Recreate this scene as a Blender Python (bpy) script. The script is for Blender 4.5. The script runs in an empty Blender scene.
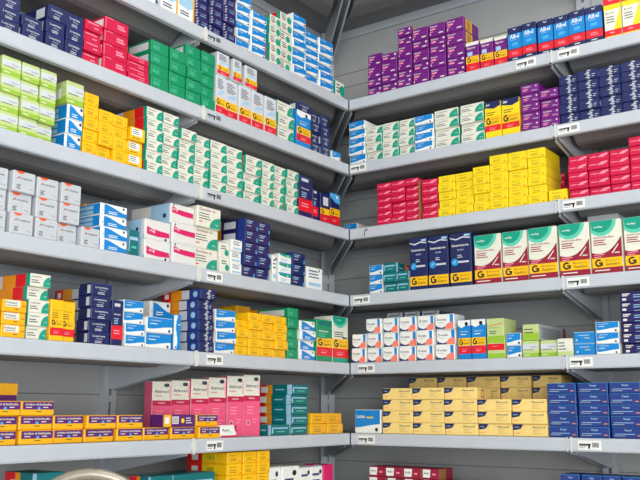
import bpy, bmesh, math, random
from mathutils import Vector, Matrix
random.seed(7)
C = bpy.context.scene

# ------------------------------------------------------------------ camera
FPX, YAW, PIT, ROLL = 878.45, 0.1594, 0.19, 0.0019
CAM = Vector((-0.741, -3.784, 1.4017))
FW = Vector((math.sin(YAW)*math.cos(PIT), math.cos(YAW)*math.cos(PIT), math.sin(PIT)))
RT0 = Vector((math.cos(YAW), -math.sin(YAW), 0)); UP0 = RT0.cross(FW)
RT = RT0*math.cos(ROLL) + UP0*math.sin(ROLL); UP = UP0*math.cos(ROLL) - RT0*math.sin(ROLL)
cd = bpy.data.cameras.new('camera'); cam = bpy.data.objects.new('camera', cd); C.collection.objects.link(cam)
cd.sensor_fit = 'HORIZONTAL'; cd.sensor_width = 36; cd.lens = FPX*36/640; cd.clip_start = 0.05
M3 = Matrix((RT, UP, -FW)).transposed().to_4x4(); M3.translation = CAM
cam.matrix_world = M3; C.camera = cam

# ------------------------------------------------------------------ light
w = bpy.data.worlds.new('store_ambience'); C.world = w; w.use_nodes = True
bg = w.node_tree.nodes['Background']; bg.inputs[0].default_value = (0.93, 0.96, 1, 1); bg.inputs[1].default_value = 0.8
def area(name, loc, target, sx, sy, power, col=(1, 0.98, 0.95)):
    l = bpy.data.lights.new(name, 'AREA'); l.shape = 'RECTANGLE'; l.size = sx; l.size_y = sy; l.energy = power; l.color = col
    o = bpy.data.objects.new(name, l); C.collection.objects.link(o); o.location = loc
    d = Vector(target) - Vector(loc); o.rotation_euler = d.to_track_quat('-Z', 'Y').to_euler()
    return o
LAMPS = [(-0.55, -2.3), (0.75, -2.2), (-1.2, -6.6), (1.2, -6.6)]
for i, (lx, ly) in enumerate(LAMPS):
    area('ceiling_lamp_light', (lx, ly, 3.93), (lx*0.7, ly + (0.7 if i < 2 else 4), 2.4), 1.2, 0.6, 22 if i < 2 else 60)
area('added_front_fill', (-0.3, -7.3, 1.7), (0, 0, 2.0), 5.5, 2.6, 420, (0.95, 0.98, 1.0))  # added unseen panel, brightens the recesses between shelves from the front
C.view_settings.view_transform = 'Standard'; C.view_settings.look = 'None'
C.view_settings.gamma = 1; C.view_settings.use_curve_mapping = False
C.view_settings.exposure = -0.7

# ------------------------------------------------------------------ materials
def lin(c): return tuple(((x/255)/12.92 if x/255 <= 0.04045 else ((x/255+0.055)/1.055)**2.4) for x in c)
MC = {}
def mat(name, rgb, rough=0.42, metal=0.0, var=0.06, scale=60, spec=0.5, bump=0.0, emit=0):
    if name in MC: return MC[name]
    m = bpy.data.materials.new(name); m.use_nodes = True; nt = m.node_tree; N = nt.nodes; Lk = nt.links
    b = N['Principled BSDF']; r, g, bl = lin(rgb)
    tc = N.new('ShaderNodeTexCoord'); no = N.new('ShaderNodeTexNoise'); no.inputs['Scale'].default_value = scale; no.inputs['Detail'].default_value = 3
    Lk.new(tc.outputs['Object'], no.inputs['Vector'])
    ra = N.new('ShaderNodeValToRGB'); e = ra.color_ramp.elements
    e[0].position = 0.3; e[1].position = 0.7
    e[0].color = (r*(1-var), g*(1-var), bl*(1-var), 1); e[1].color = (min(1, r*(1+var)), min(1, g*(1+var)), min(1, bl*(1+var)), 1)
    Lk.new(no.outputs['Fac'], ra.inputs[0]); Lk.new(ra.outputs[0], b.inputs['Base Color'])
    b.inputs['Roughness'].default_value = rough; b.inputs['Metallic'].default_value = metal; b.inputs['Specular IOR Level'].default_value = spec
    if bump:
        bp = N.new('ShaderNodeBump'); bp.inputs['Strength'].default_value = bump; bp.inputs['Distance'].default_value = 0.002
        Lk.new(no.outputs['Fac'], bp.inputs['Height']); Lk.new(bp.outputs[0], b.inputs['Normal'])
    if emit:
        b.inputs['Emission Color'].default_value = (1, 0.98, 0.94, 1); b.inputs['Emission Strength'].default_value = emit
    MC[name] = m; return m
PAL = dict(white=(238, 238, 232), cream=(228, 226, 210), teal=(0, 156, 126), tealdk=(0, 110, 112), blue=(0, 132, 206), bluelt=(70, 170, 225),
  pale=(160, 200, 225), navy=(24, 34, 88), violet=(36, 28, 92), navybright=(34, 58, 132), crimson=(206, 6, 66), green=(0, 142, 92), yellow=(250, 192, 6), gold=(244, 178, 10),
  lemon=(246, 214, 20), purple=(112, 18, 122), plum=(92, 24, 108), red=(226, 22, 34), orange=(240, 150, 20), lime=(152, 192, 52), limelt=(192, 208, 136), silver=(194, 198, 202), warmwhite=(224, 221, 215),
  grey=(172, 178, 180), greylt=(206, 210, 214), orangered=(240, 88, 30), maroon=(152, 18, 52), pink=(236, 88, 128), pinkdk=(196, 22, 74), magenta=(216, 20, 100),
  tan=(246, 214, 130), tandk=(214, 176, 110), black=(22, 22, 26), salmon=(250, 130, 110), ink=(66, 70, 84), pinktext=(250, 150, 170), inkblue=(20, 50, 110), mint=(90, 200, 170), board=(160, 110, 60), sky=(20, 150, 215), ambertext=(118, 84, 14))
def P(n):
    return mat('print_' + n if n not in ('board',) else 'raw_cardboard', PAL[n], rough=0.38, var=0.035)
METAL = mat('painted_grey_steel', (192, 197, 203), rough=0.38, var=0.03, scale=8, bump=0.03)
METALB = mat('back_panel_grey_steel', (186, 187, 186), rough=0.5, var=0.05, scale=3, bump=0.04)
METALU = mat('shaded_shelf_steel', (128, 127, 128), rough=0.5, var=0.06, scale=4)  # darker copy of the shelf steel, underside shade put into its colour
CLIP = mat('white_plastic_clip', (214, 214, 208), rough=0.35, var=0.03)
DARK = mat('gap_and_ink_black', (24, 24, 26), rough=0.5)  # flat black for the shaded joint gap and the ink mark

# ------------------------------------------------------------------ frames of the two walls
s = 2**-0.5
UL = Vector((-s, -s, 0)); UR = Vector((s, -s, 0))
ZT = [2.8, 2.4933, 2.1926, 1.8945, 1.5978, 1.3, 1.0]      # deck heights, stocked shelf 0 at the top
ZTOP = 3.38
LIPH, DEP, SEG = 0.0486, 0.45, 0.969
def inv(side, d, x, y=None, z=None):
    """distance from the corner (and height) of the point at depth d seen at picture position x, y or at x on height z"""
    u, n = (UL, UR) if side == 'L' else (UR, UL)
    if y is None:
        # solve along the line height z, depth d
        base = -n*d + Vector((0, 0, z)) - CAM; k = (x-320)/FPX
        # (base + u a).RT = k (base+u a).FW
        return (k*base.dot(FW) - base.dot(RT)) / (u.dot(RT) - k*u.dot(FW))
    ray = FW + RT*((x-320)/FPX) - UP*((y-240)/FPX)
    t = (-d - CAM.dot(n)) / ray.dot(n); q = CAM + ray*t
    return q.dot(u), q.z
def W(side, a, d, z):
    u, n = (UL, UR) if side == 'L' else (UR, UL)
    return u*a - n*d + Vector((0, 0, z))
ROT = {'L': math.radians(45), 'R': math.radians(-45)}

def link(name, bm, mats, parent=None, smooth=False):
    me = bpy.data.meshes.new(name); bm.to_mesh(me); bm.free()
    for m in (mats if isinstance(mats, (list, tuple)) else [mats]): me.materials.append(m)
    if smooth:
        for p in me.polygons: p.use_smooth = True
    o = bpy.data.objects.new(name, me); C.collection.objects.link(o)
    if parent: o.parent = parent
    return o
def empty(name, loc, rz=0):
    o = bpy.data.objects.new(name, None); C.collection.objects.link(o); o.location = loc; o.rotation_euler = (0, 0, rz); o.empty_display_size = 0.05
    return o
def tag(o, label, cat, group=None):
    o['label'] = label; o['category'] = cat
    if group: o['group'] = group
def box(bm, x0, x1, y0, y1, z0, z1, mi=0):
    vs = [bm.verts.new((x, y, z)) for z in (z0, z1) for y in (y0, y1) for x in (x0, x1)]
    for f in ((0, 2, 3, 1), (4, 5, 7, 6), (0, 1, 5, 4), (2, 6, 7, 3), (0, 4, 6, 2), (1, 3, 7, 5)):
        fc = bm.faces.new([vs[i] for i in f]); fc.material_index = mi
    return vs
def prism(bm, pts, axis, v0, v1, mi=0):
    """pts: polygon in the two other axes; extruded along axis from v0 to v1 (either may be functions of the point)"""
    def mk(p, v):
        v = v(p) if callable(v) else v
        return {'x': (v, p[0], p[1]), 'y': (p[0], v, p[1]), 'z': (p[0], p[1], v)}[axis]
    A = [bm.verts.new(mk(p, v0)) for p in pts]; B = [bm.verts.new(mk(p, v1)) for p in pts]
    n = len(pts)
    fs = [bm.faces.new(A), bm.faces.new(B[::-1])] + [bm.faces.new((A[i], B[i], B[(i+1) % n], A[(i+1) % n])) for i in range(n)]
    for f in fs: f.material_index = mi
    bmesh.ops.recalc_face_normals(bm, faces=fs)

# ------------------------------------------------------------------ the room
def struct(name, bm, m):
    o = link(name, bm, m); o['kind'] = 'structure'; return o
bm = bmesh.new(); box(bm, -3.6, 3.6, -7.5, 1.2, -0.1, 0)
struct('floor', bm, mat('pale_floor_tiles', (205, 203, 198), rough=0.3, var=0.04, scale=2))
bm = bmesh.new(); box(bm, -3.6, 3.6, -7.5, 1.2, 4.0, 4.1)
struct('ceiling', bm, mat('white_ceiling_paint', (225, 225, 222), rough=0.8, var=0.02, scale=5))
def backwall(side, name):
    # steel back panels: sheets with open seams between them, in front of the wall body
    bm = bmesh.new()
    sg = -1 if side == 'L' else 1                      # local x runs to the right along the wall
    zs = [0.0, 0.2, 0.555, 0.855] + [z-0.145 for z in reversed(ZT)][1:] + [3.07, 3.145, 3.6, 4.0]
    zs = sorted(set(zs))
    for k in range(len(zs)-1):
        for j in range(4):
            a0 = -0.45 if j == 0 else SEG*j-0.0; a1 = SEG*(j+1)
            x0, x1 = sorted((sg*a0, sg*a1))
            box(bm, x0+0.001, x1-0.001, DEP+0.002, DEP+0.012, zs[k]+0.0015, zs[k+1]-0.0015)
    x0, x1 = sorted((sg*-(0.45), sg*SEG*4))
    box(bm, x0, x1, DEP+0.02, DEP+0.12, 0, 4.0)
    o = struct(name, bm, METALB); o.rotation_euler = (0, 0, ROT[side])
backwall('L', 'wall_left'); backwall('R', 'wall_right')

# ------------------------------------------------------------------ shelving
def upright(a, side, label):
    t = empty('upright_post', W(side, a, DEP, 0), ROT[side])
    tag(t, label, 'shelf post', 'slotted posts that carry the shelves')
    bm = bmesh.new(); w2 = 0.03
    box(bm, -w2, w2, -0.006, 0.0, 0, 3.95)             # back of the channel
    box(bm, -w2, -w2+0.004, -0.024, -0.006, 0, 3.95); box(bm, w2-0.004, w2, -0.024, -0.006, 0, 3.95)
    link('channel', bm, METAL, t)
    bm = bmesh.new()
    for sx in (-1, 1):
        x0, x1 = sorted((sx*0.006, sx*w2)); box(bm, x0, x1, -0.028, -0.024, 0, 3.95)
    z = 0.0
    while z < 3.9:
        box(bm, -0.006, 0.006, -0.028, -0.024, z, z+0.025); z += 0.075
    link('slotted_face', bm, METAL, t)
upright(SEG, 'L', 'grey slotted steel post between the two left shelf bays')
upright(SEG, 'R', 'grey slotted steel post between the two right shelf bays')
upright(2*SEG, 'L', 'grey slotted steel post at the far left end of the left bays')
upright(2*SEG, 'R', 'grey slotted steel post at the far right end of the right bays')
# the post in the inner corner, turned 45 degrees
t = empty('upright_post', (0, DEP*2**0.5-0.045, 0), 0)
tag(t, 'grey slotted steel post in the inner corner where both walls meet', 'shelf post', 'slotted posts that carry the shelves')
bm = bmesh.new(); box(bm, -0.034, 0.034, 0.0, 0.005, 0, 3.95); link('channel', bm, METAL, t)
bm = bmesh.new()
for sx in (-1, 1):
    x0, x1 = sorted((sx*0.006, sx*0.034)); box(bm, x0, x1, -0.02, -0.016, 0, 3.95)
    x0, x1 = sorted((sx*0.03, sx*0.034)); box(bm, x0, x1, -0.016, 0.0, 0, 3.95)
z = 0
while z < 3.9: box(bm, -0.006, 0.006, -0.02, -0.016, z, z+0.025); z += 0.075
link('slotted_face', bm, METAL, t)

def shelf(side, seg, z, label, tags=(), bracket=0.125):
    """one shelf of one bay. local frame: x to the right along the wall, y into the wall, z up; origin at the front line"""
    sg = -1 if side == 'L' else 1
    t = empty('wall_shelf', W(side, SEG*seg, 0, z), ROT[side]); tag(t, label, 'shelf', 'grey steel shelves')
    # local a in [0, SEG]; x = sg*a ; corner end mitred: a = -y
    def ext(m):                                        # a-range as functions of depth
        g = 0.002
        return (lambda p: sg*((-p[0] + 0.004) if seg == 0 else g)), (lambda p: sg*(SEG - g))
    lo, hi = ext(0)
    bm = bmesh.new()                                   # deck sheet
    prism(bm, [(0.006, -0.0012), (DEP-0.004, -0.0012), (DEP-0.004, -0.0001), (0.006, -0.0001)], 'x', lo, hi)
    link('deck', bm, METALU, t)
    bm = bmesh.new()                                   # lip: rounded top, slight outward lean
    h = LIPH
    prof = [(0.010, -0.0002), (0.004, 0.0), (0.001, -0.003), (0.0, -0.008), (0.0, -h+0.005), (0.003, -h), (0.022, -h), (0.022, -h+0.0015), (0.005, -h+0.0015), (0.0025, -h+0.006), (0.0025, -0.008), (0.005, -0.004), (0.010, -0.0018)]
    prism(bm, prof, 'x', lo, hi); link('front_lip', bm, METAL, t)
    bm = bmesh.new()                                   # stiffening channel under the deck
    prof = [(0.07, -0.0014), (0.10, -0.02), (0.13, -0.046), (0.15, -0.052), (0.23, -0.052), (0.25, -0.04), (0.26, -0.0014)]
    e0 = (lambda p: sg*(-p[0] + 0.07)) if seg == 0 else sg*0.035
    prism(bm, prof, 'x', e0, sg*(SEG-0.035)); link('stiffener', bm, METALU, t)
    bm = bmesh.new()                                   # rear flange
    prism(bm, [(DEP-0.012, -0.0014), (DEP-0.012, -0.045), (DEP-0.004, -0.045), (DEP-0.004, -0.0014)], 'x',
          (lambda p: sg*(-p[0]+0.05)) if seg == 0 else sg*0.035, sg*(SEG-0.035)); link('rear_flange', bm, METAL, t)
    # brackets: triangular plates at both ends
    tri = [(0.016, -LIPH+0.003), (0.03, -0.002), (DEP-0.03, -0.002), (DEP-0.03, -bracket), (DEP-0.06, -bracket), (0.03, -LIPH-0.006)]
    for end in (0, 1):
        bm = bmesh.new()
        if end == 0 and seg == 0:
            v0 = lambda p: sg*(-p[0] + 0.020); v1 = lambda p: sg*(-p[0] + 0.0235)
            f1 = lambda p: sg*(-p[0] + 0.030)
        else:
            a = 0.006 if end == 0 else SEG-0.006; q = 0.003 if end == 0 else -0.003
            v0 = sg*a; v1 = sg*(a+q); f1 = sg*(a+q*3)
        prism(bm, tri, 'x', v0, v1)
        prism(bm, [(0.03, -LIPH-0.006), (DEP-0.06, -bracket), (DEP-0.06, -bracket-0.0025), (0.03, -LIPH-0.0085)], 'x', v0, f1)
        link('bracket', bm, METAL, t)
    # end caps of the lip at bay joints
    if side == 'L' and seg == 0:
        bm = bmesh.new(); n = 10; pts = []
        for k in range(n): 
            an = 2*math.pi*k/n; pts.append((-SEG + 0.010 + 0.0115*math.cos(an), -LIPH/2 + (LIPH/2+0.004)*math.sin(an)))
        prism(bm, pts, 'y', -0.005, 0.004); link('lip_end_cap', bm, CLIP, t)
    if side == 'R' and seg == 1:
        bm = bmesh.new(); box(bm, -0.002, 0.004, -0.003, 0.012, -LIPH-0.002, 0.003); link('lip_end_cap', bm, CLIP, t)
    if side == 'R' and seg == 0:
        bm = bmesh.new(); box(bm, SEG-0.016, SEG-0.010, -0.002, 0.012, -LIPH-0.002, 0.002); link('lip_end_cap', bm, METAL, t)
        bm = bmesh.new(); box(bm, SEG-0.0095, SEG-0.0035, 0.001, 0.010, -LIPH-0.001, 0.001); link('gap_shade_strip', bm, DARK, t)  # black strip stands in for the shade in the open gap between bays
    for (a, ln, style) in tags:                        # price tickets: a = distance from the corner of the ticket's left edge
        x = sg*(a - SEG*seg); y0 = -0.0012; zc = -LIPH*0.52
        bm = bmesh.new(); box(bm, x, x+ln, y0, -0.0002, zc-0.017, zc+0.017, 0)
        def ink(u0, u1, v0, v1): box(bm, x+ln*u0, x+ln*u1, y0-0.0004, y0-0.0001, zc-0.017+0.034*v0, zc-0.017+0.034*v1, 1)
        if style == 'mark':
            bm.free(); bm = bmesh.new(); prism(bm, [(x, zc-0.016), (x+0.004, zc-0.016), (x+0.006, zc+0.004), (x+0.014, zc+0.012), (x+0.017, zc+0.006), (x+0.02, zc+0.008), (x+0.014, zc+0.017), (x+0.004, zc+0.009)], 'y', -0.0012, -0.0002, 0)
            link('ink_mark', bm, [DARK], t); continue
        ink(0.05, 0.45, 0.52, 0.66); ink(0.05, 0.38, 0.40, 0.48); ink(0.05, 0.3, 0.22, 0.26)
        prism(bm, [(x+ln*0.36, zc+0.004), (x+ln*0.56, zc+0.006), (x+ln*0.52, zc-0.006), (x+ln*0.48, zc-0.014), (x+ln*0.43, zc-0.010), (x+ln*0.45, zc-0.003)], 'y', y0-0.0005, y0-0.0001, 1)
        u = 0.62
        for wdt in (0.012, 0.02, 0.01, 0.025, 0.012, 0.018, 0.01, 0.022, 0.012, 0.02):
            ink(u, u+wdt, 0.3, 0.78); u += wdt + 0.012
        link('price_ticket', bm, [METAL if style == 'clear' else P('white'), P('black')], t)
    return t
NUM = ['top', 'second', 'third', 'fourth', 'fifth', 'sixth', 'lowest']
def mklab(i, side, seg):
    wall = 'left' if side == 'L' else 'right'
    return 'grey steel shelf, %s stocked one on the %s wall, bay %s' % (NUM[i], wall, 'next to the corner' if seg == 0 else 'away from the corner')
for i, z in enumerate(ZT):
    a_l = inv('L', 0, 206.5, z=z-0.02); a_r = inv('R', 0, [517, 569, 571, 574, 578, 578, 580][i] if i else 566, z=z-0.02)
    shelf('L', 0, z, mklab(i, 'L', 0), [(a_l, 0.085, 'clear' if i < 3 else 'paper')])
    shelf('L', 1, z, mklab(i, 'L', 1))
    tg = []
    if i == 0: tg = [(inv('R', 0, 516, z=z-0.02), 0.085, 'paper')]
    if i in (1, 3, 4, 5): tg = [(inv('R', 0, [0, 350.5, 0, 353.5, 358, 358][i], z=z-0.02), 0.085, 'paper')]
    if i == 2: tg = [(inv('R', 0, 364, z=z-0.02), 0.02, 'mark')]
    shelf('R', 0, z, mklab(i, 'R', 0), tg)
    shelf('R', 1, z, mklab(i, 'R', 1), [(inv('R', 0, [558, 558, 563, 567, 570, 578, 580][i], z=z-0.02), 0.085, 'paper')])
for sd, nm in (('L', 'left'), ('R', 'right')):
    for seg in (0, 1):
        shelf(sd, seg, ZTOP, 'grey steel overhead shelf above all goods, %s wall, %s' % (nm, 'next to the corner' if seg == 0 else 'away from the corner'), bracket=0.18)

# ------------------------------------------------------------------ cartons
TXT = {}
def text_mesh(st, bold):
    k = (st, bold)
    if k in TXT: return TXT[k]
    cu = bpy.data.curves.new('t', 'FONT'); cu.body = st; cu.size = 1; cu.resolution_u = 1; cu.offset = 0.018 if bold else 0.004
    o = bpy.data.objects.new('t', cu); C.collection.objects.link(o); bpy.context.view_layer.update()
    me = bpy.data.meshes.new_from_object(o.evaluated_get(bpy.context.evaluated_depsgraph_get()))
    vs = [v.co.copy() for v in me.vertices]; fs = [tuple(p.vertices) for p in me.polygons]
    bpy.data.objects.remove(o); bpy.data.curves.remove(cu); bpy.data.meshes.remove(me)
    x0 = min(v.x for v in vs); x1 = max(v.x for v in vs); y0 = min(v.y for v in vs); y1 = max(v.y for v in vs)
    TXT[k] = (vs, fs, x0, x1, y0, y1); return TXT[k]

class Carton:
    """a printed folding carton W x D x H, front face at y=0, printed side at x=0 (left wall) or x=W (right wall)"""
    def __init__(s_, W_, D_, H_, side, body, side_col=None, top_col=None):
        s_.W, s_.D, s_.H, s_.side = W_, D_, H_, side; s_.bm = bmesh.new(); s_.mats = []
        b = s_.mi(body); vs = box(s_.bm, 0, W_, 0, D_, 0, H_, b)
        s_.bm.faces.ensure_lookup_table()
        if side_col:
            s_.bm.faces[4].material_index = s_.bm.faces[5].material_index = s_.mi(side_col)
        if top_col: s_.bm.faces[0].material_index = s_.bm.faces[1].material_index = s_.mi(top_col)
        bmesh.ops.bevel(s_.bm, geom=list(s_.bm.edges), offset=min(0.0022, H_*0.06), segments=1, affect='EDGES')
    def mi(s_, n):
        m = P(n)
        if m not in s_.mats: s_.mats.append(m)
        return s_.mats.index(m)
    def pt(s_, face, u, v, l):
        e = 0.00014*(l+1)
        if face == 'F': return (u*s_.W, -e, v*s_.H)
        if face == 'S': return (-e if s_.side == 'L' else s_.W+e, u*s_.D, v*s_.H)
        if face == 'T': return (u*s_.W, v*s_.D, s_.H+e)
    def poly(s_, face, pts, col, l=0):
        vs = [s_.bm.verts.new(s_.pt(face, min(max(u, 0.004), 0.996), min(max(v, 0.006), 0.994), l)) for u, v in pts]
        f = s_.bm.faces.new(vs); f.material_index = s_.mi(col)
        nrm = {'F': Vector((0, -1, 0)), 'S': Vector((-1 if s_.side == 'L' else 1, 0, 0)), 'T': Vector((0, 0, 1))}[face]
        f.normal_update()
        if f.normal.dot(nrm) < 0: f.normal_flip()
    def rect(s_, u0, v0, u1, v1, col, l=0, face='F'): s_.poly(face, [(u0, v0), (u1, v0), (u1, v1), (u0, v1)], col, l)
    def disc(s_, u, v, r, col, l=1, a0=0, a1=360, n=14, face='F', rv=None):
        """r in units of H; sector from a0 to a1 degrees"""
        k = (s_.W if face == 'F' else s_.D)/s_.H; rv = rv or r
        pts = [(u + r*math.cos(math.radians(a0+(a1-a0)*i/n))/k, v + rv*math.sin(math.radians(a0+(a1-a0)*i/n))) for i in range(n+(1 if a1-a0 < 360 else 0))]
        if a1-a0 < 360 and a1-a0 != 180: pts.append((u, v))
        s_.poly(face, pts, col, l)
    def text(s_, st, u, v, h, col, l=2, bold=False, wmax=None, rot=0):
        """front-face text, lower left corner at u,v; cap height h*H; fits in wmax*W"""
        vs, fs, x0, x1, y0, y1 = text_mesh(st, bold)
        sy = h*s_.H/(y1-y0); sx = sy
        if wmax: sx = wmax*(s_.H if rot else s_.W)/(x1-x0)
        nv = []
        for p in vs:
            X = (p.x-x0)*sx; Z = (p.y-y0)*sy
            if rot: X, Z = -Z, X
            nv.append(s_.bm.verts.new((u*s_.W+X, -0.00014*(l+1), v*s_.H+Z)))
        m = s_.mi(col)
        for f in fs:
            try:
                fc = s_.bm.faces.new([nv[i] for i in f]); fc.material_index = m
                fc.normal_update()
                if fc.normal.y > 0: fc.normal_flip()
            except ValueError: pass
    def lines(s_, u, v, wid, n, pitch, th, col, l=2, face='F'):
        """greeked small print"""
        rr = random.Random(int(u*100+n*7))
        for i in range(n):
            wv = wid*(0.65+0.35*rr.random()); s_.rect(u, v-i*pitch-th, min(u+wv, 0.98), v-i*pitch, col, l, face)
    def mesh(s_, name='medicine_box'):
        me = bpy.data.meshes.new(name); s_.bm.to_mesh(me); s_.bm.free()
        for m in s_.mats: me.materials.append(m)
        return me

# ---- the printed designs
def wave_pts(u0, u1, base, amp, n=9, ph=0.0):
    return [(u0+(u1-u0)*i/n, base + amp*math.cos(ph + math.pi*i/n)) for i in range(n+1)]
def a_wave(c):            # white box, blue field with white swoosh low right
    c.poly('F', [(0.02, 0.97), (0.02, 0.26)] + wave_pts(0.02, 0.98, 0.33, -0.10, 10, 0.0)[1:] + [(0.98, 0.97)], 'blue')
    c.text('comprimidos', 0.12, 0.72, 0.13, 'white', 1, wmax=0.42); c.lines(0.12, 0.60, 0.3, 1, 0.1, 0.05, 'white', 1)
    c.disc(0.86, 0.17, 0.10, 'inkblue'); c.rect(0.0, 0.0, 0.02, 1, 'white')
def a_wave_low(c):        # white with blue wave filling lower left, swoosh upper right
    c.poly('F', [(0.14, 0.05), (0.98, 0.05)] + [(0.98, 0.42)] + wave_pts(0.14, 0.98, 0.66, 0.26, 10)[::-1][1:], 'blue')
    c.disc(0.86, 0.80, 0.11, 'inkblue'); c.text('mg', 0.06, 0.30, 0.12, 'inkblue', 1, rot=0, wmax=0.05)
    c.lines(0.3, 0.38, 0.4, 2, 0.14, 0.06, 'white', 1)
    for v in (0.12, 0.52): c.rect(0.25, v+0.0, 0.75, v+0.3, 'pale', 0, 'S')
def a_wave_diag(c):       # blue top-left, white diagonal low (top left shelf)
    c.poly('F', [(0.03, 0.97), (0.03, 0.10), (0.97, 0.10), (0.97, 0.97)], 'blue')
    c.poly('F', [(0.03, 0.04), (0.03, 0.16), (0.45, 0.34), (0.97, 0.42), (0.97, 0.26), (0.6, 0.04)], 'white', 1)
    c.text('mg', 0.12, 0.66, 0.14, 'white', 1, wmax=0.3); c.disc(0.88, 0.24, 0.09, 'inkblue', 2)
def a_tealcirc(c):        # cream carton, teal quarter disc right, striped long side
    c.poly('F', [(0.995, 0.03), (0.62, 0.03)] + [(0.995-0.37*math.cos(math.radians(x)), 0.12+0.74*math.sin(math.radians(x))) for x in range(0, 91, 12)], 'teal', 1)
    c.text('10mg', 0.80, 0.26, 0.14, 'white', 2, wmax=0.13)
    c.text('Comprimido', 0.07, 0.66, 0.17, 'ink', 1, bold=True, wmax=0.48); c.lines(0.07, 0.52, 0.45, 2, 0.17, 0.07, 'ink', 1)
    c.rect(0, 0, 0.022, 1, 'mint')
    c.rect(0.0, 0, 0.10, 1, 'teal', 0, 'S'); c.rect(0.10, 0, 0.36, 1, 'red', 0, 'S'); c.rect(0.36, 0, 0.70, 1, 'orange', 0, 'S'); c.rect(0.7, 0, 1, 1, 'greylt', 0, 'S')
def a_tealdisc(c):        # cream carton with a full teal disc (top left)
    c.disc(0.80, 0.44, 0.36, 'teal', 1); c.lines(0.1, 0.80, 0.55, 3, 0.2, 0.09, 'ink', 1); c.rect(0.2, 0.2, 0.36, 0.28, 'red', 1)
    c.rect(0, 0, 0.12, 1, 'teal', 0, 'S')
    c.rect(0.12, 0, 0.5, 1, 'red', 0, 'S'); c.rect(0.5, 0, 1, 1, 'orange', 0, 'S')
def a_bigteal(c):         # big cream, pink title bar, large teal quarter
    c.poly('F', [(0.99, 0.02), (0.52, 0.02)] + [(0.99-0.46*math.cos(math.radians(x)), 0.05+0.52*math.sin(math.radians(x))) for x in range(0, 91, 10)], 'teal', 1)
    c.text('25mg', 0.75, 0.16, 0.10, 'white', 2, wmax=0.14); c.text('Cloridrato de', 0.06, 0.78, 0.13, 'maroon', 1, bold=True, wmax=0.7)
    c.lines(0.06, 0.66, 0.5, 3, 0.12, 0.04, 'ink', 1); c.rect(0.06, 0.22, 0.22, 0.27, 'red', 1)
def a_pinkband(c):        # white with a crimson wedge band
    c.poly('F', [(0.08, 0.64), (0.30, 0.53), (0.95, 0.46), (0.97, 0.22), (0.5, 0.18), (0.08, 0.24)], 'magenta', 1)
    c.text('mg', 0.18, 0.33, 0.16, 'white', 2, wmax=0.22); c.disc(0.82, 0.10, 0.08, 'inkblue', 1)
    c.rect(0.0, 0, 0.06, 0.2, 'pale', 0, 'S'); c.rect(0.1, 0, 0.5, 1, 'pale', 0, 'S'); c.disc(0.22, 0.5, 0.1, 'inkblue', 1, face='S')
def a_pinkband_up(c):
    c.rect(0.04, 0, 0.5, 1, 'pale', 0, 'S'); c.disc(0.15, 0.4, 0.12, 'inkblue', 1, face='S')
    c.poly('F', [(0.06, 0.86), (0.30, 0.74), (0.95, 0.70), (0.95, 0.44), (0.5, 0.46), (0.06, 0.54)], 'magenta', 1)
    c.text('mg', 0.1, 0.62, 0.14, 'white', 2, wmax=0.2); c.disc(0.12, 0.93, 0.05, 'inkblue', 1); c.rect(0.08, 0.08, 0.9, 0.12, 'greylt', 1)
def a_lime(c):
    c.rect(0, 0, 1, 0.24, 'lime', 0); c.rect(0, 0.24, 1, 0.40, 'limelt', 0); c.rect(0, 0.46, 1, 0.80, 'greylt', 0)
    c.text('Tansulox', 0.50, 0.56, 0.10, 'ink', 1, wmax=0.42); c.lines(0.1, 0.46, 0.7, 1, 0.1, 0.035, 'ink', 1); c.lines(0.1, 0.14, 0.4, 1, 0.1, 0.04, 'white', 1)
    c.rect(0, 0, 1, 0.3, 'lime', 0, 'S'); c.rect(0.15, 0.25, 0.8, 0.7, 'white', 1, 'S')
def a_limeside(c):
    c.rect(0, 0, 1, 0.45, 'lime', 0); c.lines(0.1, 0.72, 0.6, 2, 0.2, 0.06, 'ink', 1); c.rect(0, 0.0, 0.9, 1, 'grey', 0, 'S'); c.rect(0.9, 0, 1, 1, 'maroon', 0, 'S')
    for k in range(7): c.rect(0.1, 0.15+0.1*k, 0.8, 0.19+0.1*k, 'ink', 1, 'S')
def a_limewhite(c):
    c.rect(0, 0, 1, 0.25, 'limelt', 0); c.lines(0.1, 0.78, 0.6, 3, 0.18, 0.06, 'ink', 1)
def a_yellow(c):
    c.text('Dipirona', 0.2, 0.62, 0.16, 'ambertext', 1, wmax=0.45); c.lines(0.2, 0.45, 0.5, 2, 0.16, 0.045, 'ambertext', 1); c.rect(0.78, 0.14, 0.92, 0.22, 'orangered', 1)
    c.rect(0, 0, 0.03, 1, 'lemon', 0)
    c.rect(0.25, 0.2, 0.6, 0.8, 'lemon', 1, 'S')
def a_yellowlab(c):
    c.rect(0.06, 0.35, 0.78, 0.9, 'white', 0); c.lines(0.12, 0.82, 0.5, 3, 0.14, 0.05, 'ink', 1); c.lines(0.12, 0.2, 0.6, 1, 0.1, 0.06, 'ambertext', 1)
def a_yprob(c):
    c.rect(0.10, 0.42, 0.72, 0.96, 'cream', 0); c.text('Probenxol', 0.13, 0.66, 0.2, 'ink', 1, bold=True, wmax=0.45); c.lines(0.13, 0.56, 0.5, 1, 0.1, 0.04, 'ink', 1)
    c.rect(0.80, 0.5, 0.94, 0.6, 'orangered', 1); c.lines(0.5, 0.3, 0.25, 1, 0.1, 0.07, 'maroon', 1); c.rect(0, 0, 0.03, 1, 'lemon')
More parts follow.
